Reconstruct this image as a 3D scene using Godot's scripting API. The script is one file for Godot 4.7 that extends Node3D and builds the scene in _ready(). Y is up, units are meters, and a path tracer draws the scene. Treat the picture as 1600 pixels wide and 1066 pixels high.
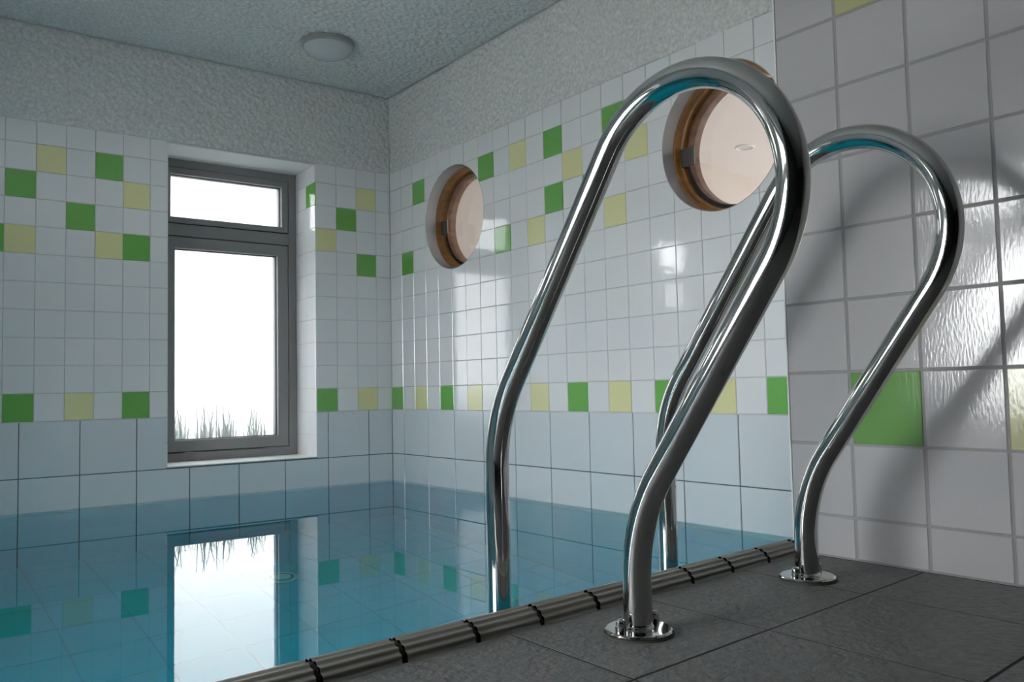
extends Node3D
# Indoor pool corner: window wall (wall_left), porthole wall (wall_back), near tiled wall (wall_right), deck, pool, ladder rails.
# Deck surface is y = 0. x runs along the porthole wall, z towards the camera side of the room.

const SKEW := -0.0227          # the window wall is a little out of square
const CORNER := Vector3(-3.401, 0.0, -1.939)
const WATER_Y := -0.039
const CEIL_Y := 1.737
const TILE_TOP := 1.376        # top of the wall tiles
const BAND_Y := 0.282          # joint between small and large wall tiles
const POOL_Y := -1.04
const W3_Z := -1.618
const W3_X := -1.099
const W4_Z := 0.62
const WIN_DEPTH := 0.217
const FRONT_WINDOWS := [[-1.88, -0.78]]   # x range of the opening behind the camera
const EDGE_SLOPE := 0.06       # pool edge and deck joints against the z axis

var M := {}
var rng := RandomNumberGenerator.new()
var tile_cache := {}
var taken := {}

func _ready() -> void:
	rng.seed = 7
	# ---------------------------------------------------------------- camera, sky, exposure
	var cam := Camera3D.new()
	cam.name = "camera"
	cam.fov = 44.11
	cam.near = 0.02
	cam.far = 200.0
	add_child(cam)
	cam.position = Vector3(0, 0.366, 0)
	cam.basis = Basis.from_euler(Vector3(0.0564, 0.9102, -0.0207))
	cam.current = true
	var env := Environment.new()
	env.background_mode = Environment.BG_SKY
	var sky := Sky.new()
	var sm := ProceduralSkyMaterial.new()      # bright overcast
	sm.sky_top_color = lin(0.93, 0.98, 1.0)
	sm.sky_horizon_color = lin(1.0, 1.0, 1.0)
	sm.ground_horizon_color = lin(0.62, 0.62, 0.6)
	sm.ground_bottom_color = lin(0.45, 0.45, 0.43)
	sm.sky_energy_multiplier = 1.0
	sm.ground_energy_multiplier = 1.0
	sky.sky_material = sm
	env.sky = sky
	env.background_energy_multiplier = 17.5
	env.tonemap_mode = Environment.TONE_MAPPER_LINEAR
	env.tonemap_exposure = 1.05
	env.sdfgi_enabled = true
	env.ssao_enabled = true
	env.ssil_enabled = true
	var we := WorldEnvironment.new()
	we.name = "environment"
	we.environment = env
	add_child(we)

	make_materials()
	# ---------------------------------------------------------------- the room
	build_wall_left()
	build_wall_back()
	build_wall_right()
	build_rear_walls()
	build_ceiling()
	build_deck()
	build_pool()
	build_next_room()
	build_ground()
	# ---------------------------------------------------------------- fittings
	build_window("window_1", 0.369, 0.985, 0.09, 1.368, "grey metal window with frosted panes in the left tiled wall")
	build_small_window()
	build_front_window()
	build_porthole(Vector2(-2.875, 1.083), "round porthole near the room corner, in a brown wooden ring frame")
	build_porthole(Vector2(-1.508, 1.078), "round porthole partly behind the near rail loop, in a brown wooden ring frame")
	build_rail(Vector3(-0.894, 0, -0.921), "nearer of the two chrome pool ladder rails, its loop before the porthole")
	build_rail(Vector3(-0.925, 0, -1.405), "farther chrome pool ladder rail, standing close to the grey tiled wall")
	build_lamp()
	build_drain()
	build_grass()

# ==================================================================== helpers
func lin(r: float, g: float, b: float, a := 1.0) -> Color:
	var c := Color(r, g, b).linear_to_srgb()
	c.a = a
	return c

func noise_tex(seed_n: int, freq: float, octaves := 3, size := 512, kind := FastNoiseLite.TYPE_SIMPLEX_SMOOTH) -> NoiseTexture2D:
	var n := FastNoiseLite.new()
	n.seed = seed_n
	n.noise_type = kind
	n.frequency = freq
	n.fractal_octaves = octaves
	var t := NoiseTexture2D.new()
	t.width = size
	t.height = size
	t.seamless = true
	t.noise = n
	return t

func mat(called: String, c: Color, rough: float, metallic := 0.0, spec := 0.5) -> StandardMaterial3D:
	var m := StandardMaterial3D.new()
	m.resource_name = called
	m.albedo_color = c
	m.roughness = rough
	m.metallic = metallic
	m.metallic_specular = spec
	M[called] = m
	return m

func bump(m: StandardMaterial3D, t: Texture2D, height: float, uv: Vector3) -> void:
	m.heightmap_enabled = true
	m.heightmap_texture = t
	m.heightmap_scale = height
	m.uv1_triplanar = true
	m.uv1_world_triplanar = true
	m.uv1_scale = uv

func speckle(m: StandardMaterial3D, t: Texture2D) -> void:
	m.albedo_texture = t
	m.uv1_triplanar = true
	m.uv1_world_triplanar = true

func ramp_tex(seed_n: int, freq: float, lo: float, hi: float, octaves := 4) -> NoiseTexture2D:
	var t := noise_tex(seed_n, freq, octaves)
	var g := Gradient.new()
	g.set_color(0, Color(lo, lo, lo))
	g.set_color(1, Color(hi, hi, hi))
	t.color_ramp = g
	return t

func make_materials() -> void:
	var peel := noise_tex(11, 0.02, 2)
	var grain := noise_tex(12, 0.06, 4)
	var streak := noise_tex(13, 0.03, 3)
	var slate := noise_tex(14, 0.03, 5)
	var tones := {"white": [[0.85, 0.86, 0.875], [0.835, 0.85, 0.87], [0.86, 0.865, 0.875]],
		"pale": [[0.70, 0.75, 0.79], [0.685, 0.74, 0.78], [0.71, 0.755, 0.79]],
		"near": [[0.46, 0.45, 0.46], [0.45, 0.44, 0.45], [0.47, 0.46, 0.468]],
		"green": [[0.19, 0.50, 0.12], [0.18, 0.48, 0.11]],
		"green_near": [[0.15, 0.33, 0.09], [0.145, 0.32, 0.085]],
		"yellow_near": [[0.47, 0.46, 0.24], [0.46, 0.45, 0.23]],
		"yellow": [[0.82, 0.80, 0.43], [0.80, 0.78, 0.42]],
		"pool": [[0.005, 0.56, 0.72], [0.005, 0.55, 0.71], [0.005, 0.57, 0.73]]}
	for k in tones:
		for i in tones[k].size():
			var c: Array = tones[k][i]
			var m := mat("%s_glaze_%d" % [k, i], lin(c[0], c[1], c[2]), 0.07, 0.0, 0.66)
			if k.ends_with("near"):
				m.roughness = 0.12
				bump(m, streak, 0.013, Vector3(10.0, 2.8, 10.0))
			else:
				bump(m, peel, 0.018, Vector3(1.6, 1.6, 1.6))
	mat("grout_light", lin(0.60, 0.61, 0.62), 0.9)
	mat("grout_dark", lin(0.10, 0.14, 0.16), 0.9)
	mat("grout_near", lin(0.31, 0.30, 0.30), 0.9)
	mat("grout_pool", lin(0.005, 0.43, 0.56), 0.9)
	mat("plaster", lin(0.74, 0.74, 0.73), 0.8)
	var st := mat("roughcast", lin(0.90, 0.915, 0.905), 0.95, 0.0, 0.3)
	speckle(st, ramp_tex(21, 0.05, 0.8, 1.0))
	st.uv1_scale = Vector3(2.2, 2.2, 2.2)
	var dk := mat("slate_tile", lin(0.15, 0.151, 0.15), 0.55)
	bump(dk, slate, 0.24, Vector3(3.6, 3.6, 3.6))
	speckle(dk, ramp_tex(22, 0.02, 0.8, 1.0, 5))
	mat("deck_grout", lin(0.012, 0.012, 0.013), 0.95)
	mat("coping_glaze", lin(0.215, 0.21, 0.185), 0.2)
	mat("coping_joint", lin(0.02, 0.02, 0.02), 0.9)
	mat("chrome", lin(0.54, 0.54, 0.525), 0.06, 1.0)
	mat("sealant", lin(0.05, 0.045, 0.035), 0.7)
	mat("frame_grey", lin(0.24, 0.235, 0.24), 0.45)
	mat("gasket", lin(0.012, 0.014, 0.014), 0.6)
	var fr := mat("frosted", lin(0.30, 0.31, 0.32, 0.595), 0.5)
	fr.transparency = BaseMaterial3D.TRANSPARENCY_ALPHA
	fr.backlight_enabled = true
	fr.backlight = lin(0.07, 0.072, 0.075)
	var fl := mat("film_light", lin(0.30, 0.31, 0.32, 0.33), 0.5)
	fl.transparency = BaseMaterial3D.TRANSPARENCY_ALPHA
	fl.backlight_enabled = true
	fl.backlight = lin(0.07, 0.072, 0.075)
	var gl := mat("clear_glass", Color(1, 1, 1, 0.04), 0.02)
	gl.transparency = BaseMaterial3D.TRANSPARENCY_ALPHA
	var wd := mat("wood", lin(0.46, 0.21, 0.06), 0.3)
	var wt := ramp_tex(31, 0.012, 0.68, 1.0, 4)
	speckle(wd, wt)
	wd.uv1_scale = Vector3(2.0, 5.0, 2.0)
	var wr := mat("wood_red", lin(0.30, 0.15, 0.09), 0.4)
	speckle(wr, wt)
	wr.uv1_scale = Vector3(2.0, 5.0, 2.0)
	mat("clip_metal", lin(0.30, 0.32, 0.30), 0.25, 0.9)
	mat("clip_dark", lin(0.02, 0.022, 0.02), 0.5)
	mat("lamp_rim", lin(0.32, 0.33, 0.33), 0.4)
	var op := mat("opal", lin(0.55, 0.57, 0.60), 0.12)
	op.clearcoat_enabled = true
	op.clearcoat = 1.0
	mat("white_plastic", lin(0.82, 0.84, 0.82), 0.4)
	mat("pink_paint", lin(0.80, 0.755, 0.745), 0.85)
	mat("beige_paint", lin(0.58, 0.525, 0.48), 0.85)
	mat("oak_floor", lin(0.40, 0.37, 0.34), 0.5)
	mat("dark_panel", lin(0.05, 0.05, 0.05), 0.6)
	var wa := mat("water", lin(0.12, 0.94, 0.99, 0.0), 0.0)
	wa.refraction_enabled = true
	wa.refraction_scale = 0.0333
	var gr := mat("grass_blade", lin(0.05, 0.09, 0.05), 0.7)
	gr.backlight_enabled = true
	gr.backlight = lin(0.03, 0.06, 0.03)
	mat("gravel", lin(0.42, 0.42, 0.41), 0.95)

func glaze(kind: String) -> StandardMaterial3D:
	return M["%s_glaze_%d" % [kind, rng.randi() % (2 if kind.begins_with("green") or kind.begins_with("yellow") else 3)]]

func tag(o: Node, label: String, category: String, group := "", kind := "") -> void:
	o.set_meta("label", label)
	if category != "": o.set_meta("category", category)
	if group != "": o.set_meta("group", group)
	if kind != "": o.set_meta("kind", kind)

func begin() -> SurfaceTool:
	var st := SurfaceTool.new()
	st.begin(Mesh.PRIMITIVE_TRIANGLES)
	return st

func put(st: SurfaceTool, called: String, m: Material, parent: Node) -> MeshInstance3D:
	var o := MeshInstance3D.new()
	o.name = called
	o.mesh = st.commit()
	o.material_override = m
	parent.add_child(o, true)
	return o

func thing(called: String, at: Vector3) -> Node3D:
	var n: int = taken.get(called, 0)
	taken[called] = n + 1
	var o := Node3D.new()
	o.name = called if n == 0 else "%s_%03d" % [called, n]
	add_child(o)
	o.position = at
	return o

# corners counter-clockwise as seen from the front
func quad(st: SurfaceTool, a: Vector3, b: Vector3, c: Vector3, d: Vector3) -> void:
	var n := (c - a).cross(d - b).normalized()
	for v in [a, c, b, a, d, c]:
		st.set_normal(n)
		st.add_vertex(v)

func box(st: SurfaceTool, lo: Vector3, hi: Vector3) -> void:
	var p := func(i, j, k): return Vector3(hi.x if i else lo.x, hi.y if j else lo.y, hi.z if k else lo.z)
	quad(st, p.call(0, 0, 1), p.call(1, 0, 1), p.call(1, 1, 1), p.call(0, 1, 1))
	quad(st, p.call(1, 0, 0), p.call(0, 0, 0), p.call(0, 1, 0), p.call(1, 1, 0))
	quad(st, p.call(1, 0, 1), p.call(1, 0, 0), p.call(1, 1, 0), p.call(1, 1, 1))
	quad(st, p.call(0, 0, 0), p.call(0, 0, 1), p.call(0, 1, 1), p.call(0, 1, 0))
	quad(st, p.call(0, 1, 1), p.call(1, 1, 1), p.call(1, 1, 0), p.call(0, 1, 0))
	quad(st, p.call(0, 0, 0), p.call(1, 0, 0), p.call(1, 0, 1), p.call(0, 0, 1))

# box with chamfered edges on all sides of its front (+z) face
func bevel_box(st: SurfaceTool, lo: Vector3, hi: Vector3, b: float) -> void:
	var f := [Vector3(lo.x + b, lo.y + b, hi.z), Vector3(hi.x - b, lo.y + b, hi.z), Vector3(hi.x - b, hi.y - b, hi.z), Vector3(lo.x + b, hi.y - b, hi.z)]
	var o := [Vector3(lo.x, lo.y, hi.z - b), Vector3(hi.x, lo.y, hi.z - b), Vector3(hi.x, hi.y, hi.z - b), Vector3(lo.x, hi.y, hi.z - b)]
	quad(st, f[0], f[1], f[2], f[3])
	for i in 4:
		var j := (i + 1) % 4
		quad(st, o[i], o[j], f[j], f[i])
		quad(st, Vector3(o[i].x, o[i].y, lo.z), Vector3(o[j].x, o[j].y, lo.z), o[j], o[i])

func tile_mesh(w: float, h: float, b := 0.0012, thick := 0.006) -> Mesh:
	var key := "%d_%d_%d" % [roundi(w * 20000), roundi(h * 20000), roundi(b * 100000)]
	if not tile_cache.has(key):
		var st := begin()
		bevel_box(st, Vector3(-w / 2, -h / 2, -thick), Vector3(w / 2, h / 2, 0), b)
		tile_cache[key] = st.commit()
	return tile_cache[key]

# one wall tile in a wall's own axes (x along the wall, y up, z out of it)
func tile(parent: Node, x0: float, x1: float, y0: float, y1: float, m: Material, joint := 0.003, called := "tile", turn := Basis(), at := Vector3.ZERO, b := 0.0012) -> MeshInstance3D:
	var o := MeshInstance3D.new()
	o.name = called
	o.mesh = tile_mesh(absf(x1 - x0) - joint, y1 - y0 - joint, b)
	o.material_override = m
	parent.add_child(o, true)
	var tilt := Basis.from_euler(Vector3(rng.randf_range(-1, 1), rng.randf_range(-1, 1), 0) * 0.0022)
	o.transform = Transform3D(turn * tilt, at + turn * Vector3((x0 + x1) / 2, (y0 + y1) / 2, rng.randf_range(-0.00025, 0.0001)))
	return o

# a flat polygon in x, y (counter-clockwise) from z0 to z1
func prism(st: SurfaceTool, poly: PackedVector2Array, z0: float, z1: float) -> void:
	if Geometry2D.is_polygon_clockwise(poly):
		poly = poly.duplicate()
		poly.reverse()
	var idx := Geometry2D.triangulate_polygon(poly)
	for i in range(0, idx.size(), 3):
		var a := poly[idx[i]]
		var b := poly[idx[i + 1]]
		var c := poly[idx[i + 2]]
		if (b - a).cross(c - a) < 0:
			var s := b
			b = c
			c = s
		for v in [a, c, b]:
			st.set_normal(Vector3(0, 0, 1))
			st.add_vertex(Vector3(v.x, v.y, z1))
		for v in [a, b, c]:
			st.set_normal(Vector3(0, 0, -1))
			st.add_vertex(Vector3(v.x, v.y, z0))
	for i in poly.size():
		var a := poly[i]
		var b := poly[(i + 1) % poly.size()]
		quad(st, Vector3(a.x, a.y, z0), Vector3(b.x, b.y, z0), Vector3(b.x, b.y, z1), Vector3(a.x, a.y, z1))

func disc_poly(c: Vector2, r: float, n := 72) -> PackedVector2Array:
	var p := PackedVector2Array()
	for i in n:
		p.append(c + Vector2.from_angle(TAU * i / n) * r)
	return p

func rect_poly(x0: float, x1: float, y0: float, y1: float) -> PackedVector2Array:
	return PackedVector2Array([Vector2(x0, y0), Vector2(x1, y0), Vector2(x1, y1), Vector2(x0, y1)])

# profile points (radius, height) turned round the y axis of basis; smooth
func lathe(st: SurfaceTool, prof: Array, seg: int, at := Vector3.ZERO, turn := Basis(), a0 := 0.0, a1 := TAU) -> void:
	for i in prof.size() - 1:
		var p: Vector2 = prof[i]
		var q: Vector2 = prof[i + 1]
		if p.is_equal_approx(q):
			continue
		var n2 := Vector2(q.y - p.y, p.x - q.x).normalized()
		for s in seg:
			var a := a0 + (a1 - a0) * s / seg
			var b := a0 + (a1 - a0) * (s + 1) / seg
			var v := []
			var nn := []
			for k in [[p, a], [q, a], [q, b], [p, b]]:
				var r: Vector2 = k[0]
				v.append(at + turn * Vector3(r.x * cos(k[1]), r.y, -r.x * sin(k[1])))
				nn.append(turn * Vector3(n2.x * cos(k[1]), n2.y, -n2.x * sin(k[1])))
			for j in [0, 1, 2, 0, 2, 3]:
				st.set_normal(nn[j])
				st.add_vertex(v[j])

func tube(st: SurfaceTool, path: Array, r: float, seg := 32) -> void:
	var side := Vector3(0, 0, 1)     # the paths lie in planes z = const
	var rings := []
	for i in path.size():
		var d: Vector3 = (path[mini(i + 1, path.size() - 1)] - path[maxi(i - 1, 0)]).normalized()
		var u := d.cross(side).normalized()
		var ring := []
		for s in seg:
			var a := TAU * s / seg
			ring.append(u * cos(a) + side * sin(a))
		rings.append(ring)
	for i in path.size() - 1:
		for s in seg:
			var t := (s + 1) % seg
			var c := [[i, s], [i, t], [i + 1, t], [i, s], [i + 1, t], [i + 1, s]]
			for k in c:
				st.set_normal(rings[k[0]][k[1]])
				st.add_vertex(path[k[0]] + rings[k[0]][k[1]] * r)

# rough plaster: a grid in u, v pushed out along n by noise
func roughcast(st: SurfaceTool, o: Vector3, u: Vector3, v: Vector3, n: Vector3, step: float, amp: float, seed_n: int) -> void:
	var fn := FastNoiseLite.new()
	fn.seed = seed_n
	fn.noise_type = FastNoiseLite.TYPE_SIMPLEX_SMOOTH
	fn.frequency = 45.0
	fn.fractal_octaves = 2
	var nu := int(u.length() / step)
	var nv := int(v.length() / step)
	var du := u / nu
	var dv := v / nv
	var h := PackedFloat32Array()
	h.resize((nu + 1) * (nv + 1))
	for j in nv + 1:
		for i in nu + 1:
			var p := o + du * i + dv * j
			var x := fn.get_noise_3d(p.x, p.y, p.z)
			h[j * (nu + 1) + i] = amp * clampf(0.45 + x * 1.1, 0.0, 1.0)
	var lu := du.length()
	var lv := dv.length()
	for j in nv + 1:
		for i in nu + 1:
			var k := j * (nu + 1) + i
			var gx := (h[j * (nu + 1) + mini(i + 1, nu)] - h[j * (nu + 1) + maxi(i - 1, 0)]) / (2 * lu)
			var gy := (h[mini(j + 1, nv) * (nu + 1) + i] - h[maxi(j - 1, 0) * (nu + 1) + i]) / (2 * lv)
			st.set_normal((n - du / lu * gx - dv / lv * gy).normalized())
			st.add_vertex(o + du * i + dv * j + n * h[k])
	for j in nv:
		for i in nu:
			var a := j * (nu + 1) + i
			for k in [a, a + nu + 2, a + 1, a, a + nu + 1, a + nu + 2]:
				st.add_index(k)

# ==================================================================== the window wall
func left_frame() -> Transform3D:
	var n := Vector3(cos(SKEW), 0, -sin(SKEW))
	return Transform3D(Basis(Vector3.UP.cross(n), Vector3.UP, n), CORNER)

# in the wall's own axes x = -s, where s is the distance from the room corner
func wall_rects(st: SurfaceTool, rects: Array, z0: float, z1: float) -> void:
	for r in rects:
		box(st, Vector3(-r[1], r[2], z0), Vector3(-r[0], r[3], z1))

func build_wall_left() -> void:
	var length := 2.58
	var st := begin()
	# masonry round the two window openings
	var holes := [[0.366, 0.988, 0.087, 1.371], [1.9, 2.48, 0.8, 1.371]]
	wall_rects(st, [[-0.3, 0.366, -1.3, CEIL_Y], [0.988, 1.9, -1.3, CEIL_Y], [2.48, length + 0.3, -1.3, CEIL_Y],
		[0.366, 0.988, -1.3, 0.087], [0.366, 0.988, 1.371, CEIL_Y], [1.9, 2.48, -1.3, 0.8], [1.9, 2.48, 1.371, CEIL_Y]], -0.31, -0.0028)
	var w := put(st, "wall_left", M.grout_light, self)
	w.transform = left_frame()
	tag(w, "tiled wall with the tall grey window, rough white plaster above", "wall", "", "structure")
	var sp := 0.0978
	var rp := 0.1009
	var colour := {}
	for a in [[9, 1, "yellow"], [9, 12, "green"], [9, 14, "yellow"], [8, 2, "green"], [8, 11, "yellow"], [8, 15, "green"], [7, 3, "yellow"], [7, 13, "green"],
			[6, 1, "green"], [6, 11, "green"], [6, 12, "yellow"], [6, 15, "yellow"], [6, 16, "green"],
			[0, 1, "yellow"], [0, 3, "green"], [0, 11, "green"], [0, 13, "yellow"], [0, 15, "green"], [0, 17, "yellow"], [0, 19, "green"], [0, 21, "yellow"], [0, 23, "green"]]:
		colour[Vector2i(a[0], a[1])] = a[2]
	for r in 11:
		var y0 := BAND_Y + rp * r
		var y1 := minf(y0 + rp, TILE_TOP)
		for k in 27:
			var m := glaze(colour.get(Vector2i(r, k), "white"))
			place_left(w, maxf(0.0, (k - 0.25) * sp), (k + 0.75) * sp, y0, y1, m, holes, 0.0022)
	# large tiles below the coloured band: light grout gives way to dark joints
	var bed := begin()
	box(bed, Vector3(-length, -1.06, -0.004), Vector3(-0.988, BAND_Y - 0.0015, -0.0022))
	box(bed, Vector3(-0.366, -1.06, -0.004), Vector3(0, BAND_Y - 0.0015, -0.0022))
	box(bed, Vector3(-0.988, -1.06, -0.004), Vector3(-0.366, 0.086, -0.0022))
	put(bed, "grout_bed", M.grout_dark, w)
	for r in 7:
		var y1 := BAND_Y - 0.2 * r
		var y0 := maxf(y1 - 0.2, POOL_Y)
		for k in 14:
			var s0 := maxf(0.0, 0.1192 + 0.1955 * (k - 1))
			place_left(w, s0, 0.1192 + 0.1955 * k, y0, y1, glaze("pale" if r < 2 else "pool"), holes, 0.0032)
	# reveals of the tall window: a tile and a strip deep, then the frame
	for side in 2:
		var x := -0.3662 if side == 0 else -0.9878
		var turn := Basis(Vector3.UP, -PI / 2 if side == 0 else PI / 2)     # tile front faces into the opening
		for r in range(-2, 11):
			var y0: float = maxf(BAND_Y + rp * r, 0.0875) if r >= 0 else [0.0875, 0.182][r + 2]
			var y1: float = minf(BAND_Y + rp * (r + 1), 1.37) if r >= 0 else [0.182, BAND_Y][r + 2]
			for deep in 2:
				var z0 := -0.001 if deep == 0 else -0.101
				var z1 := -0.101 if deep == 0 else -0.216
				var kind := "green" if (r == 9 and deep == 0 and side == 0) else "white"
				var lx := [z0, z1]
				if side == 0:
					lx = [z0, z1]
				else:
					lx = [-z0, -z1]
				tile(w, minf(lx[0], lx[1]), maxf(lx[0], lx[1]), y0, y1, glaze(kind), 0.0016, "reveal_tile", turn, Vector3(x + (-0.003 if side == 0 else 0.003), 0, 0), 0.0006)
	st = begin()
	box(st, Vector3(-0.9845, 1.3665, -0.217), Vector3(-0.3695, 1.3712, -0.0005))
	put(st, "soffit", M.plaster, w)
	st = begin()
	box(st, Vector3(-0.9845, 0.0865, -0.23), Vector3(-0.3695, 0.0905, 0.001))
	put(st, "window_sill", M.white_plastic, w)
	st = begin()
	roughcast(st, Vector3(-length, TILE_TOP, -0.003), Vector3(length, 0, 0), Vector3(0, CEIL_Y - TILE_TOP - 0.007, 0), Vector3(0, 0, 1), 0.006, 0.007, 5)
	put(st, "rough_plaster", M.roughcast, w)

func place_left(w: Node, s0: float, s1: float, y0: float, y1: float, m: Material, holes: Array, joint: float) -> void:
	var parts := [[s0, s1, y0, y1]]
	for h in holes:
		var next := []
		for p in parts:
			if p[1] <= h[0] or p[0] >= h[1] or p[3] <= h[2] or p[2] >= h[3]:
				next.append(p)
				continue
			if p[0] < h[0]: next.append([p[0], h[0], p[2], p[3]])
			if p[1] > h[1]: next.append([h[1], p[1], p[2], p[3]])
			var a := maxf(p[0], h[0])
			var b := minf(p[1], h[1])
			if p[2] < h[2]: next.append([a, b, p[2], h[2]])
			if p[3] > h[3]: next.append([a, b, h[3], p[3]])
		parts = next
	for p in parts:
		if p[1] - p[0] > 0.006 and p[3] - p[2] > 0.006:
			tile(w, -p[1], -p[0], p[2], p[3], m, joint)

# ==================================================================== the porthole wall
func build_wall_back() -> void:
	var circles := [Vector2(-2.875, 1.083), Vector2(-1.508, 1.078)]
	var radius := 0.217
	var depth := -0.135
	var st := begin()
	var strips := [-3.75, circles[0].x, -2.2, circles[1].x, -1.05]
	for i in 4:
		var rest: Array = [rect_poly(strips[i], strips[i + 1], -0.3, CEIL_Y)]
		for c in circles:
			var out := []
			for p in rest:
				out.append_array(Geometry2D.clip_polygons(p, disc_poly(c, radius - 0.0005)))
			rest = out
		for p in rest:
			prism(st, p, depth, -0.0028)
	box(st, Vector3(-3.75, -1.3, depth), Vector3(-1.05, -0.3, -0.0028))
	var w := put(st, "wall_back", M.grout_light, self)
	w.position = Vector3(0, 0, CORNER.z)
	tag(w, "white tiled wall with two round portholes, rough plaster above", "wall", "", "structure")
	var sp := 0.1011
	var rp := 0.1009
	var colour := {}
	for a in [[9, 2, "green"], [9, 7, "green"], [9, 9, "yellow"], [9, 11, "green"], [9, 14, "green"], [8, 12, "yellow"], [8, 15, "yellow"],
			[7, 11, "green"], [7, 13, "green"], [6, 1, "green"], [6, 8, "green"], [6, 10, "yellow"], [6, 14, "yellow"]]:
		colour[Vector2i(a[0], a[1])] = a[2]
	for k in range(0, 23, 2):
		colour[Vector2i(0, k)] = "green" if k % 4 == 0 else "yellow"
	for r in 11:
		var y0 := BAND_Y + rp * r
		var y1 := minf(y0 + rp, TILE_TOP)
		for k in 23:
			place_back(w, CORNER.x + sp * k, CORNER.x + sp * (k + 1), y0, y1, glaze(colour.get(Vector2i(r, k), "white")), circles, radius)
	var bed := begin()
	box(bed, Vector3(CORNER.x, -1.06, -0.004), Vector3(-1.06, BAND_Y - 0.0015, -0.0022))
	put(bed, "grout_bed", M.grout_dark, w)
	for r in 7:
		var y1 := BAND_Y - 0.2 * r
		var y0 := maxf(y1 - 0.2, POOL_Y)
		for k in 12:
			var x0 := CORNER.x + maxf(0.0, 0.104 + 0.2022 * (k - 1))
			tile(w, x0, CORNER.x + 0.104 + 0.2022 * k, y0, y1, glaze("pale" if r < 2 else "pool"), 0.0032)
	st = begin()
	roughcast(st, Vector3(CORNER.x + 0.004, TILE_TOP, -0.003), Vector3(2.33, 0, 0), Vector3(0, CEIL_Y - TILE_TOP - 0.007, 0), Vector3(0, 0, 1), 0.006, 0.007, 6)
	put(st, "rough_plaster", M.roughcast, w)

func place_back(w: Node, x0: float, x1: float, y0: float, y1: float, m: Material, circles: Array, radius: float) -> void:
	for c in circles:
		var near := Vector2(clampf(c.x, x0, x1), clampf(c.y, y0, y1))
		if near.distance_to(c) >= radius:
			continue
		var j := 0.0011
		for p in Geometry2D.clip_polygons(rect_poly(x0 + j, x1 - j, y0 + j, y1 - j), disc_poly(c, radius)):
			if p.size() > 2:
				var st := begin()
				prism(st, p, -0.006, rng.randf_range(-0.0002, 0.0001))
				put(st, "tile", m, w)
		return
	tile(w, x0, x1, y0, y1, m, 0.0022)

# ==================================================================== the near tiled wall on the right
func build_wall_right() -> void:
	var st := begin()
	box(st, Vector3(W3_X + 0.006, -1.3, -0.33), Vector3(3.4, CEIL_Y, -0.0018))
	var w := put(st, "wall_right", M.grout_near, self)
	w.position = Vector3(0, 0, W3_Z)
	tag(w, "near grey-white wall of large square tiles beside the deck", "wall", "", "structure")
	var p := 0.15
	for r in range(-1, 12):
		var y0 := maxf(0.0, 0.086 + p * r)
		var y1 := minf(0.086 + p * (r + 1), CEIL_Y - 0.002)
		if y1 - y0 < 0.02: continue
		for k in 16:
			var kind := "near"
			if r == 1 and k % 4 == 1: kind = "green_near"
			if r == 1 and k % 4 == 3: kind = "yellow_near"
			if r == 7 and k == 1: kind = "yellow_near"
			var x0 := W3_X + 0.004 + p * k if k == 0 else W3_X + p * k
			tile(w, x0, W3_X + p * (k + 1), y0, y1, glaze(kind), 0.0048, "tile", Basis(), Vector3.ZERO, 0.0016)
	# tiles of the narrow return towards the porthole wall
	for r in range(-1, 12):
		var y0 := maxf(-0.2, 0.086 + p * r)
		var y1 := minf(0.086 + p * (r + 1), CEIL_Y - 0.002)
		for k in 2:
			tile(w, 0.006 + k * 0.157, 0.006 + (k + 1) * 0.157, y0, y1, glaze("near"), 0.004, "tile", Basis(Vector3.UP, -PI / 2), Vector3(W3_X + 0.003, 0, -0.3255))
	st = begin()
	var prof := []
	for i in 7:
		var a := PI / 2 * i / 6
		prof.append(Vector2(0.0055 - 0.006 * cos(a), -0.0055 + 0.006 * sin(a)))
	for i in 6:
		var a: Vector2 = prof[i]
		var b: Vector2 = prof[i + 1]
		quad(st, Vector3(a.x, 0, a.y), Vector3(b.x, 0, b.y), Vector3(b.x, CEIL_Y, b.y), Vector3(a.x, CEIL_Y, a.y))
	quad(st, Vector3(-0.0005, 0, -0.012), Vector3(-0.0005, 0, -0.0055), Vector3(-0.0005, CEIL_Y, -0.0055), Vector3(-0.0005, CEIL_Y, -0.012))
	quad(st, Vector3(0.0055, 0, 0.0005), Vector3(0.0055, 0, -0.006), Vector3(0.0055, CEIL_Y, -0.006), Vector3(0.0055, CEIL_Y, 0.0005))
	var t := put(st, "trim_1", M.white_plastic, self)
	t.position = Vector3(W3_X, 0, W3_Z)
	tag(t, "thin white edge strip on the corner of the near tiled wall", "edge trim", "", "structure")

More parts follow.
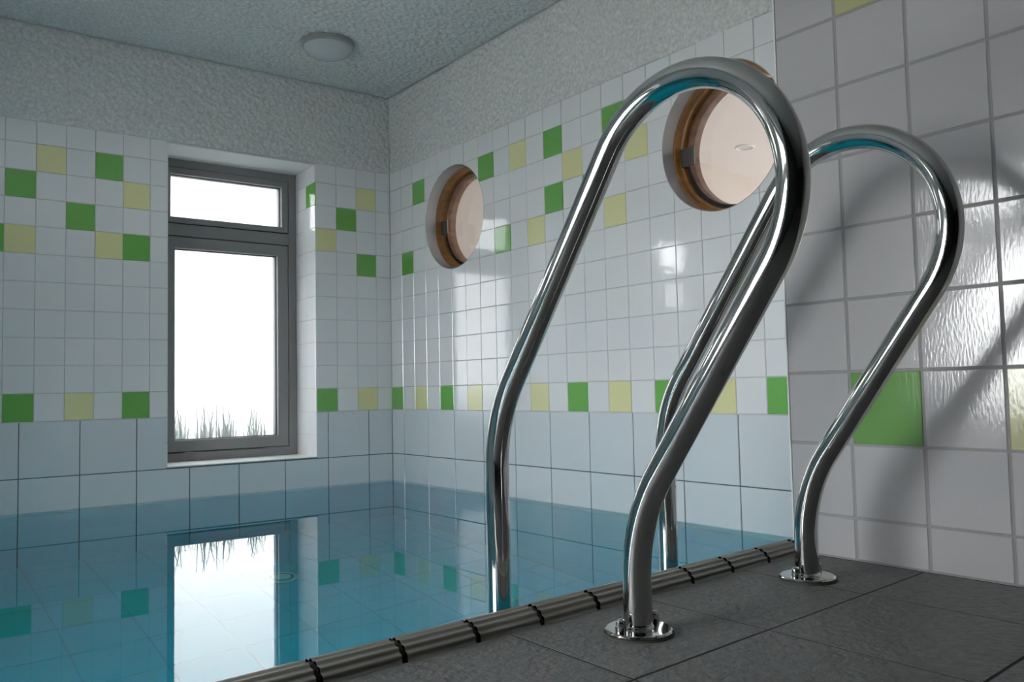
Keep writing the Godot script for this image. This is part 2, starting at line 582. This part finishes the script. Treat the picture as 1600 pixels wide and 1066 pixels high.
# ==================================================================== walls behind the camera
func build_rear_walls() -> void:
	var st := begin()
	var at := -3.8
	for h in [FRONT_WINDOWS[0], [-0.5, -0.5]]:
		box(st, Vector3(at, -1.3, 0), Vector3(h[0], CEIL_Y, 0.5))
		if h[1] > h[0]:
			box(st, Vector3(h[0], -1.3, 0), Vector3(h[1], 0.14, 0.5))
			box(st, Vector3(h[0], 1.32, 0), Vector3(h[1], CEIL_Y, 0.5))
		at = h[1]
	var w := put(st, "wall_front", M.white_glaze_0, self)
	w.position = Vector3(0, 0, W4_Z)
	tag(w, "plain white wall behind the photographer with a window", "wall", "", "structure")
	st = begin()
	box(st, Vector3(-0.5, -0.3, 0), Vector3(3.4, CEIL_Y, 0.5))
	w = put(st, "wall_rear", M.dark_panel, self)
	w.position = Vector3(0, 0, W4_Z)
	tag(w, "dark panelled wall behind the photographer, mirrored in the chrome", "wall", "", "structure")
	st = begin()
	box(st, Vector3(0, -0.3, -2.0), Vector3(0.2, CEIL_Y, 0.9))
	w = put(st, "wall_far", M.dark_panel, self)
	w.position = Vector3(3.2, 0, 0)
	tag(w, "dark end wall of the room behind the photographer", "wall", "", "structure")

func build_ceiling() -> void:
	var st := begin()
	box(st, Vector3(-3.9, 0.001, -6.8), Vector3(3.6, 0.25, 1.2))
	var c := put(st, "ceiling", M.roughcast, self)
	c.position = Vector3(0, CEIL_Y, 0)
	tag(c, "rough sprayed-plaster ceiling over the pool", "ceiling", "", "structure")
	st = begin()
	roughcast(st, Vector3(CORNER.x + 0.007, 0.0, CORNER.z + 0.007), Vector3(2.5, 0, 0), Vector3(sin(SKEW) * 2.54, 0, 2.54), Vector3(0, -1, 0), 0.0062, 0.0072, 9)
	put(st, "rough_plaster", M.roughcast, c)

# ==================================================================== deck and coping
func edge_x(z: float) -> float:
	return -1.014 + EDGE_SLOPE * (z + 0.7)

func build_deck() -> void:
	var st := begin()
	prism_y(st, [Vector2(edge_x(0.63), 0.63), Vector2(3.25, 0.63), Vector2(3.25, W3_Z - 0.02), Vector2(edge_x(W3_Z), W3_Z - 0.02)], -0.25, -0.0007)
	var f := put(st, "floor", M.deck_grout, self)
	tag(f, "dark grey stone-tiled deck beside the pool", "floor", "", "structure")
	# square tiles, 30 cm, joints following the pool edge
	var p := 0.303
	var o := Vector2(-0.778, -1.076)
	var corner := func(i: int, j: int) -> Vector2:
		return o + Vector2(1, 0.012) * p * i + Vector2(EDGE_SLOPE, 1.0) * p * j
	var bounds := PackedVector2Array([Vector2(edge_x(0.61) - 0.001, 0.61), Vector2(3.2, 0.61), Vector2(3.2, W3_Z + 0.003), Vector2(edge_x(W3_Z) - 0.001, W3_Z + 0.003)])
	for j in range(-3, 6):
		for i in range(-1, 14):
			var q := PackedVector2Array([corner.call(i, j), corner.call(i + 1, j), corner.call(i + 1, j + 1), corner.call(i, j + 1)])
			for c in Geometry2D.intersect_polygons(q, bounds):
				for inner in Geometry2D.offset_polygon(c, -0.0021):
					if inner.size() < 3: continue
					var s := begin()
					var lift := rng.randf_range(-0.0003, 0.0002)
					var top: Array = Geometry2D.offset_polygon(inner, -0.0003)
					if top.size() == 1 and top[0].size() == inner.size():
						bevel_slab(s, inner, top[0], -0.012, lift)
					else:
						prism_y(s, Array(inner), -0.012, lift)
					put(s, "deck_tile", M.slate_tile, f)
	# ribbed coping along the pool edge
	var cop := thing("pool_coping", Vector3(edge_x(W3_Z), 0, W3_Z))
	tag(cop, "ribbed grey edging tiles between the deck and the water", "pool edge")
	cop.basis = Basis(Vector3.UP, atan(EDGE_SLOPE))
	var length := 2.23
	var core := begin()
	coping_piece(core, 0.0, length, 0.90, 0.0)
	put(core, "joint_mortar", M.coping_joint, cop)
	var pitch := 0.1272
	var first := 0.013
	var z := first - pitch
	while z < length:
		var s := begin()
		coping_piece(s, maxf(z + 0.0045, 0.001), minf(z + pitch - 0.0045, length), 1.0, 0.0014)
		put(s, "coping_tile", M.coping_glaze, cop)
		z += pitch

func coping_piece(st: SurfaceTool, z0: float, z1: float, k: float, rib: float) -> void:
	var pts := []
	var n := 96 if rib > 0 else 24
	for i in n + 1:
		var t := PI * i / n
		var r := 1.0
		var extra := rib * cos(t * 15.0)
		pts.append(Vector2(-0.03 + 0.03 * k * cos(t) * r + extra * cos(t), 0.0255 * k * sin(t) + extra * sin(t) - 0.001))
	pts.push_front(Vector2(pts[0].x, -0.02))
	pts.append(Vector2(pts[-1].x, -0.06))
	for i in pts.size() - 1:
		var a: Vector2 = pts[i]
		var b: Vector2 = pts[i + 1]
		var n0 := ((pts[mini(i + 1, pts.size() - 1)] - pts[maxi(i - 1, 0)]) as Vector2)
		var n1 := ((pts[mini(i + 2, pts.size() - 1)] - pts[i]) as Vector2)
		var na := Vector3(n0.y, -n0.x, 0).normalized()
		var nb := Vector3(n1.y, -n1.x, 0).normalized()
		var va := [Vector3(a.x, a.y, z0), Vector3(a.x, a.y, z1), Vector3(b.x, b.y, z1), Vector3(b.x, b.y, z0)]
		var nn := [na, na, nb, nb]
		for j in [0, 1, 2, 0, 2, 3]:
			st.set_normal(nn[j])
			st.add_vertex(va[j])
	for e in [z0, z1]:
		for i in range(1, pts.size() - 1):
			for v in [pts[0], pts[i], pts[i + 1]]:
				st.set_normal(Vector3(0, 0, -1 if e == z0 else 1))
				st.add_vertex(Vector3(v.x, v.y, e))

# polygon in x, z raised from y0 to y1
func prism_y(st: SurfaceTool, pts: Array, y0: float, y1: float, closed := false) -> void:
	var poly := PackedVector2Array(pts)
	if Geometry2D.is_polygon_clockwise(poly):
		poly.reverse()
	for i in range(1, poly.size() - 1):
		for v in [poly[0], poly[i], poly[i + 1]]:
			st.set_normal(Vector3.UP)
			st.add_vertex(Vector3(v.x, y1, v.y))
		if closed:
			for v in [poly[0], poly[i + 1], poly[i]]:
				st.set_normal(Vector3.DOWN)
				st.add_vertex(Vector3(v.x, y0, v.y))
	for i in poly.size():
		var a := poly[i]
		var b := poly[(i + 1) % poly.size()]
		quad(st, Vector3(a.x, y1, a.y), Vector3(b.x, y1, b.y), Vector3(b.x, y0, b.y), Vector3(a.x, y0, a.y))

func bevel_slab(st: SurfaceTool, outer: PackedVector2Array, top: PackedVector2Array, y0: float, y1: float) -> void:
	# match the nearest corners of the two outlines
	var best := 0
	for k in top.size():
		if top[k].distance_to(outer[0]) < top[best].distance_to(outer[0]): best = k
	for i in range(1, top.size() - 1):
		for v in [top[0], top[i], top[i + 1]]:
			st.set_normal(Vector3.UP)
			st.add_vertex(Vector3(v.x, y1, v.y))
	var n := outer.size()
	for i in n:
		var a := outer[i]
		var b := outer[(i + 1) % n]
		var c := top[(best + i + 1) % n]
		var d := top[(best + i) % n]
		quad(st, Vector3(d.x, y1, d.y), Vector3(c.x, y1, c.y), Vector3(b.x, y1 - 0.0003, b.y), Vector3(a.x, y1 - 0.0003, a.y))
		quad(st, Vector3(a.x, y1 - 0.0003, a.y), Vector3(b.x, y1 - 0.0003, b.y), Vector3(b.x, y0, b.y), Vector3(a.x, y0, a.y))

# ==================================================================== pool basin and water
func build_pool() -> void:
	var st := begin()
	box(st, Vector3(-3.6, -0.2, -2.0), Vector3(-0.9, -0.0035, 0.7))
	var f := put(st, "floor_pool", M.grout_pool, self)
	f.position = Vector3(0, POOL_Y, 0)
	tag(f, "turquoise tiled pool floor seen through the water", "pool floor", "", "structure")
	var turn := Basis(Vector3.RIGHT, -PI / 2)
	for i in 13:
		for j in 13:
			var x0 := -3.54 + 0.2 * i
			var z0 := -2.057 + 0.2 * j
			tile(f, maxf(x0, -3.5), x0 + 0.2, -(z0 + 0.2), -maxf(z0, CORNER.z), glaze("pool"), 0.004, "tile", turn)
	st = begin()
	prism_y(st, [Vector2(edge_x(0.63) - 0.05, 0.63), Vector2(edge_x(0.63) + 0.1, 0.63), Vector2(edge_x(-1.95) + 0.1, -1.95), Vector2(edge_x(-1.95) - 0.05, -1.95)], -1.3, -0.061)
	var w := put(st, "wall_pool", M.pool_glaze_0, self)
	tag(w, "pool wall under the ribbed edging", "pool wall", "", "structure")
	st = begin()
	var far := 2.56
	prism_y(st, [Vector2(CORNER.x - 0.0025, CORNER.z - 0.0025), Vector2(edge_x(CORNER.z) - 0.048, CORNER.z - 0.0025), Vector2(edge_x(W4_Z) - 0.048, W4_Z + 0.001), Vector2(CORNER.x + sin(SKEW) * far - 0.0025, W4_Z + 0.001)], POOL_Y - 0.004, WATER_Y, true)
	var o := put(st, "pool_water", M.water, self)
	tag(o, "still blue-green water filling the pool", "water", "", "stuff")

# ==================================================================== the room behind the portholes
func build_next_room() -> void:
	var st := begin()
	# left wall, a little out of square
	var a := Vector2(-3.2, -2.06)
	var b := Vector2(-3.45, -6.4)
	prism_y(st, [a, b, b + Vector2(-0.3, 0), a + Vector2(-0.5, 0)], -0.1, CEIL_Y)
	var w := put(st, "wall_next_left", M.beige_paint, self)
	tag(w, "warm beige wall of the room seen through the portholes", "wall", "", "structure")
	st = begin()
	box(st, Vector3(-3.5, CEIL_Y - 0.012, -6.4), Vector3(0.4, CEIL_Y, -2.075))
	w = put(st, "ceiling_next", M.pink_paint, self)
	tag(w, "pale pinkish ceiling of the room seen through the portholes", "ceiling", "", "structure")
	st = begin()
	box(st, Vector3(-3.6, -0.12, -6.6), Vector3(0.6, 0.0, -2.06))
	w = put(st, "floor_next", M.oak_floor, self)
	tag(w, "floor of the room behind the porthole wall", "floor", "", "structure")
	st = begin()
	box(st, Vector3(-3.6, 0, -6.6), Vector3(-2.35, CEIL_Y, -6.4))
	box(st, Vector3(-0.1, 0, -6.6), Vector3(0.6, CEIL_Y, -6.4))
	box(st, Vector3(-2.35, 1.62, -6.6), Vector3(-0.1, CEIL_Y, -6.4))
	w = put(st, "wall_next_back", M.beige_paint, self)
	tag(w, "far wall with a wide garden opening in the next room", "wall", "", "structure")
	st = begin()
	box(st, Vector3(0.4, 0, -6.6), Vector3(0.6, CEIL_Y, -2.06))
	box(st, Vector3(-1.05, 0, -2.2), Vector3(0.6, CEIL_Y, -2.06))
	w = put(st, "wall_next_right", M.beige_paint, self)
	tag(w, "right-hand beige wall of the room behind the portholes", "wall", "", "structure")
	# flush round light in that ceiling
	var l := thing("ceiling_spotlight", Vector3(-2.93, CEIL_Y - 0.012, -4.0))
	tag(l, "small round white ceiling light seen through the larger porthole", "ceiling light")
	st = begin()
	lathe(st, [Vector2(0.055, 0.0), Vector2(0.055, -0.006), Vector2(0.048, -0.009), Vector2(0.042, -0.004), Vector2(0.042, 0.0)], 40)
	put(st, "rim", M.white_plastic, l)
	st = begin()
	lathe(st, [Vector2(0.042, -0.003), Vector2(0.0, -0.003)], 32)
	put(st, "lens", M.opal, l)

func build_ground() -> void:
	var st := begin()
	box(st, Vector3(-12, -0.2, -9), Vector3(-3.75, 0.08, 9))
	var g := put(st, "ground", M.gravel, self)
	tag(g, "pale gravel ground outside the window", "ground", "", "structure")

# ==================================================================== windows
func ring_rect(st: SurfaceTool, o: Array, i: Array, z0: float, z1: float, b := 0.002) -> void:
	# four mitred bars between an outer and an inner rectangle [x0, x1, y0, y1], with a small chamfer in front
	var oc := [Vector2(o[0], o[2]), Vector2(o[1], o[2]), Vector2(o[1], o[3]), Vector2(o[0], o[3])]
	var ic := [Vector2(i[0], i[2]), Vector2(i[1], i[2]), Vector2(i[1], i[3]), Vector2(i[0], i[3])]
	var sgn := [Vector2(1, 1), Vector2(-1, 1), Vector2(-1, -1), Vector2(1, -1)]
	for k in 4:
		var j := (k + 1) % 4
		var ob: Vector2 = oc[k] + sgn[k] * b
		var obj: Vector2 = oc[j] + sgn[j] * b
		var ib: Vector2 = ic[k] - sgn[k] * b
		var ibj: Vector2 = ic[j] - sgn[j] * b
		quad(st, v3(ob, z1), v3(obj, z1), v3(ibj, z1), v3(ib, z1))
		quad(st, v3(oc[k], z1 - b), v3(oc[j], z1 - b), v3(obj, z1), v3(ob, z1))
		quad(st, v3(ib, z1), v3(ibj, z1), v3(ic[j], z1 - b), v3(ic[k], z1 - b))
		quad(st, v3(oc[k], z0), v3(oc[j], z0), v3(oc[j], z1 - b), v3(oc[k], z1 - b))
		quad(st, v3(ic[k], z1 - b), v3(ic[j], z1 - b), v3(ic[j], z0), v3(ic[k], z0))
		quad(st, v3(ic[k], z0), v3(ic[j], z0), v3(oc[j], z0), v3(oc[k], z0))

func v3(p: Vector2, z: float) -> Vector3:
	return Vector3(p.x, p.y, z)

# a window in a wall's own axes: fixed frame, sashes with bead, gasket and pane
func make_window(root: Node3D, o: Array, sashes: Array, z: float, glass: Material) -> void:
	var st := begin()
	# fixed frame with its transoms: bars round every sash opening
	ring_rect(st, [o[0], o[1], o[2], o[3]], [o[0] + 0.036, o[1] - 0.036, o[2] + 0.036, o[3] - 0.036], z - 0.07, z)
	for k in sashes.size() - 1:
		var lower: Array = sashes[k + 1]
		var upper: Array = sashes[k]
		bevel_box(st, Vector3(o[0] + 0.034, lower[0][3] + 0.002, z - 0.07), Vector3(o[1] - 0.034, upper[0][2] - 0.002, z - 0.0015), 0.002)
	put(st, "frame", M.frame_grey, root)
	for s in sashes:
		var a: Array = s[0]
		var g: Array = s[1]
		st = begin()
		ring_rect(st, [a[0] + 0.002, a[1] - 0.002, a[2] + 0.002, a[3] - 0.002], [g[0] - 0.003, g[1] + 0.003, g[2] - 0.003, g[3] + 0.003], z - 0.06, z + 0.006, 0.003)
		var sash := put(st, "sash", M.frame_grey, root)
		st = begin()
		ring_rect(st, [g[0] - 0.004, g[1] + 0.004, g[2] - 0.004, g[3] + 0.004], [g[0], g[1], g[2], g[3]], z - 0.03, z - 0.014, 0.001)
		put(st, "gasket", M.gasket, sash)
		st = begin()
		box(st, Vector3(g[0] - 0.003, g[2] - 0.003, z - 0.03), Vector3(g[1] + 0.003, g[3] + 0.003, z - 0.024))
		put(st, "pane", s[2] if s.size() > 2 else glass, sash)
		# dark reveal joint round the sash
		st = begin()
		ring_rect(st, [a[0] - 0.001, a[1] + 0.001, a[2] - 0.001, a[3] + 0.001], [a[0] + 0.004, a[1] - 0.004, a[2] + 0.004, a[3] - 0.004], z - 0.05, z - 0.006, 0.0005)
		put(st, "joint", M.gasket, sash)

func build_window(called: String, s0: float, s1: float, y0: float, y1: float, label: String) -> void:
	var r := Node3D.new()
	r.name = called
	add_child(r)
	r.transform = left_frame()
	tag(r, label, "window", "", "structure")
	make_window(r, [-s1, -s0, y0, y1], [
		[[-0.948, -0.406, 1.093, 1.333], [-0.917, -0.441, 1.122, 1.299]],
		[[-0.948, -0.408, 0.129, 1.037], [-0.899, -0.461, 0.182, 0.983]]], -WIN_DEPTH, M.frosted)

func build_small_window() -> void:
	var r := Node3D.new()
	r.name = "window_2"
	add_child(r)
	r.transform = left_frame()
	tag(r, "small two-pane window mirrored in the porthole wall tiles", "window", "", "structure")
	make_window(r, [-2.48, -1.9, 0.8, 1.371], [[[-2.443, -1.937, 1.093, 1.333], [-2.41, -1.97, 1.122, 1.299], M.film_light], [[-2.443, -1.937, 0.836, 1.05], [-2.41, -1.97, 0.87, 1.02]]], -WIN_DEPTH, M.frosted)

func build_front_window() -> void:
	var n := 3
	for x in FRONT_WINDOWS:
		var r := Node3D.new()
		r.name = "window_%d" % n
		add_child(r)
		r.transform = Transform3D(Basis(Vector3.UP, PI), Vector3(0, 0, W4_Z))
		tag(r, "clear window behind the photographer, mirrored in the near tiled wall" if n == 3 else "clear window behind the photographer, over the pool", "window", "", "structure")
		var a: float = -x[1]
		var b: float = -x[0]
		make_window(r, [a, b, 0.14, 1.32], [
			[[a + 0.036, b - 0.036, 1.075, 1.284], [a + 0.07, b - 0.07, 1.105, 1.255]],
			[[a + 0.036, b - 0.036, 0.176, 1.02], [a + 0.08, b - 0.08, 0.225, 0.975]]], -0.1, M.clear_glass)
		n += 1

# ==================================================================== portholes
func build_porthole(c: Vector2, label: String) -> void:
	var p := thing("porthole", Vector3(c.x, c.y, CORNER.z))
	tag(p, label, "porthole", "portholes in the white tiled wall")
	p.basis = Basis(Vector3.RIGHT, PI / 2)      # the y axis of the lathe points into the room
	var seg := 96
	var st := begin()
	lathe(st, [Vector2(0.2172, 0.0), Vector2(0.2145, 0.0), Vector2(0.2145, -0.056)], seg)
	put(st, "lining", M.near_glaze_0, p)
	st = begin()
	lathe(st, [Vector2(0.216, -0.05), Vector2(0.2115, -0.05), Vector2(0.2095, -0.0515), Vector2(0.2085, -0.054), Vector2(0.207, -0.070), Vector2(0.2045, -0.073), Vector2(0.2, -0.0745), Vector2(0.1985, -0.0775), Vector2(0.1975, -0.098), Vector2(0.1975, -0.135), Vector2(0.216, -0.135)], seg)
	put(st, "frame", M.wood, p)
	st = begin()
	lathe(st, [Vector2(0.1985, -0.087), Vector2(0.1865, -0.087), Vector2(0.1865, -0.092)], seg, Vector3.ZERO, Basis(), deg_to_rad(186), deg_to_rad(292))
	put(st, "gasket", M.gasket, p)
	st = begin()
	lathe(st, [Vector2(0.193, -0.12), Vector2(0.193, -0.0905), Vector2(0.1915, -0.089), Vector2(0.186, -0.089), Vector2(0.1845, -0.0905), Vector2(0.1825, -0.107), Vector2(0.1825, -0.135), Vector2(0.193, -0.135)], seg)
	var sash := put(st, "sash", M.wood_red, p)
	st = begin()
	lathe(st, [Vector2(0.184, -0.109), Vector2(0.0, -0.109)], seg)
	lathe(st, [Vector2(0.0, -0.113), Vector2(0.184, -0.113)], seg)
	put(st, "pane", M.clear_glass, sash)
	# catch on the left side of the ring
	st = begin()
	box(st, Vector3(-0.2085, -0.094, -0.020), Vector3(-0.183, -0.0715, 0.040))
	var catch_ := put(st, "catch", M.clip_dark, p)
	st = begin()
	box(st, Vector3(-0.199, -0.0735, -0.019), Vector3(-0.150, -0.0695, 0.039))
	put(st, "catch_plate", M.clip_metal, catch_)

# ==================================================================== ladder rails
func build_rail(at: Vector3, label: String) -> void:
	var r := thing("pool_rail", at)
	tag(r, label, "ladder rail", "chrome pool ladder rails")
	var path := []
	for y in [0.004, 0.03, 0.06]:
		path.append(Vector3(0, y, 0))
	var dir := Vector3(0.588, 0.809, 0)
	fillet(path, Vector3(0, 0.167, 0), Vector3(0, 1, 0), dir, 0.088)
	var c := Vector3(0.11, 0.625, 0)
	for i in 49:
		var a := deg_to_rad(-36.0 + 180.0 * i / 48)
		path.append(c + Vector3(cos(a), sin(a), 0) * 0.18)
	fillet(path, Vector3(-0.342, 0.309, 0), -dir, Vector3(0, -1, 0), 0.088)
	for y in [0.1, 0.0, -0.2, -0.5, -0.8]:
		path.append(Vector3(-0.342, y, 0))
	var st := begin()
	tube(st, path, 0.0213, 40)
	put(st, "tube", M.chrome, r)
	st = begin()
	lathe(st, [Vector2(0.053, 0.0), Vector2(0.0525, 0.0028), Vector2(0.0, 0.0028)], 48)
	put(st, "sealant", M.sealant, r)
	st = begin()
	lathe(st, [Vector2(0.049, 0.0026), Vector2(0.0505, 0.0036), Vector2(0.0508, 0.0052), Vector2(0.0498, 0.0072), Vector2(0.0475, 0.0084), Vector2(0.03, 0.0092), Vector2(0.024, 0.0098), Vector2(0.0225, 0.0125), Vector2(0.0212, 0.0135)], 56)
	var fl := put(st, "flange", M.chrome, r)
	for s in [-1, 1]:
		st = begin()
		var p := Vector3(-0.001, 0.0088, 0.0355 * s)
		lathe(st, [Vector2(0.0085, 0.0), Vector2(0.0085, 0.0075), Vector2(0.007, 0.009)], 6, p)
		var dome := [Vector2(0.0072, 0.0085)]
		for i in 6:
			var a := PI / 2 * i / 5
			dome.append(Vector2(0.007 * cos(a), 0.0125 + 0.0065 * sin(a)))
		lathe(st, dome, 18, p)
		put(st, "cap_nut", M.chrome, fl)

func fillet(path: Array, v: Vector3, d0: Vector3, d1: Vector3, t: float) -> void:
	# circular arc of tangent length t between directions d0 and d1 at corner v
	var a := v - d0 * t
	var b := v + d1 * t
	var half := acos(clampf(d0.dot(d1), -1, 1)) / 2
	var r := t / tan(half)
	var inward := (d1 - d0).normalized()
	var c := v + inward * (r / cos(half))
	var ra := a - c
	var rb := b - c
	for i in 17:
		path.append(c + ra.slerp(rb, i / 16.0))

# ==================================================================== small fittings
func build_lamp() -> void:
	var l := thing("ceiling_lamp", Vector3(-2.975, CEIL_Y - 0.004, -1.43))
	tag(l, "round opal dome lamp on the rough ceiling", "ceiling lamp")
	var st := begin()
	lathe(st, [Vector2(0.092, 0.004), Vector2(0.102, -0.002), Vector2(0.102, -0.016), Vector2(0.098, -0.022), Vector2(0.09, -0.022)], 56)
	put(st, "rim", M.lamp_rim, l)
	st = begin()
	var prof := []
	for i in 15:
		var a := PI / 2 * i / 14
		prof.append(Vector2(0.096 * cos(a), -0.018 - 0.045 * sin(a)))
	lathe_smooth(st, prof, 56)
	put(st, "dome", M.opal, l)

func lathe_smooth(st: SurfaceTool, prof: Array, seg: int) -> void:
	for i in prof.size() - 1:
		for s in seg:
			var q := [[i, s], [i + 1, s], [i + 1, s + 1], [i, s], [i + 1, s + 1], [i, s + 1]]
			for k in q:
				var p: Vector2 = prof[k[0]]
				var d: Vector2 = prof[mini(k[0] + 1, prof.size() - 1)] - prof[maxi(k[0] - 1, 0)]
				var n2 := Vector2(-d.y, d.x).normalized()
				var a: float = TAU * k[1] / seg
				st.set_normal(Vector3(n2.x * cos(a), n2.y, n2.x * sin(a)))
				st.add_vertex(Vector3(p.x * cos(a), p.y, p.x * sin(a)))

func build_drain() -> void:
	var d := thing("pool_inlet", Vector3(-2.80, POOL_Y, -1.157))
	tag(d, "round pale inlet cover on the pool floor beside the window reflection", "pool inlet")
	var st := begin()
	lathe(st, [Vector2(0.055, -0.002), Vector2(0.055, 0.006), Vector2(0.05, 0.01), Vector2(0.04, 0.01), Vector2(0.038, 0.006), Vector2(0.034, 0.006), Vector2(0.032, 0.012), Vector2(0.0, 0.014)], 40)
	put(st, "cover", M.white_plastic, d)
	st = begin()
	lathe(st, [Vector2(0.0405, 0.0095), Vector2(0.0335, 0.0095)], 40)
	put(st, "slot", M.gasket, d)

func build_grass() -> void:
	# tufts of long grass outside the frosted pane
	var f := left_frame()
	for k in 5:
		var s: float = [0.46, 0.57, 0.68, 0.79, 0.90][k]
		var g := thing("grass_tuft", f * Vector3(-s - 0.03, 0.08, -0.42 - 0.06 * (k % 2)))
		g.basis = f.basis
		tag(g, ["rightmost tuft of long grass outside the tall window", "second grass tuft from the right outside the tall window", "middle tuft of long grass outside the tall window",
			"second grass tuft from the left outside the tall window", "leftmost tuft of long grass outside the tall window"][k], "grass tuft", "grass tufts outside the window")
		var st := begin()
		for i in 70:
			var a := rng.randf_range(0, TAU)
			var out := rng.randf_range(0.02, 0.13)
			var h := rng.randf_range(0.10, 0.31) if i % 3 == 0 else rng.randf_range(0.10, 0.2)
			var prev := Vector3(rng.randf_range(-0.04, 0.04), 0, rng.randf_range(-0.03, 0.03))
			var root := prev
			var wide := Vector3(cos(a + PI / 2), 0, sin(a + PI / 2)) * 0.0032
			for j in 8:
				var t := (j + 1) / 8.0
				var q := root + Vector3(cos(a) * out * t * t, h * (t * 1.5 - 0.62 * t * t * t), sin(a) * out * t * t)
				var w0 := wide * (1.05 - t + 0.125)
				var w1 := wide * (1.0 - t)
				quad(st, prev - w0, prev + w0, q + w1, q - w1)
				prev = q
		var o := put(st, "blades", M.grass_blade, g)
		o.set_meta("kind", "stuff")
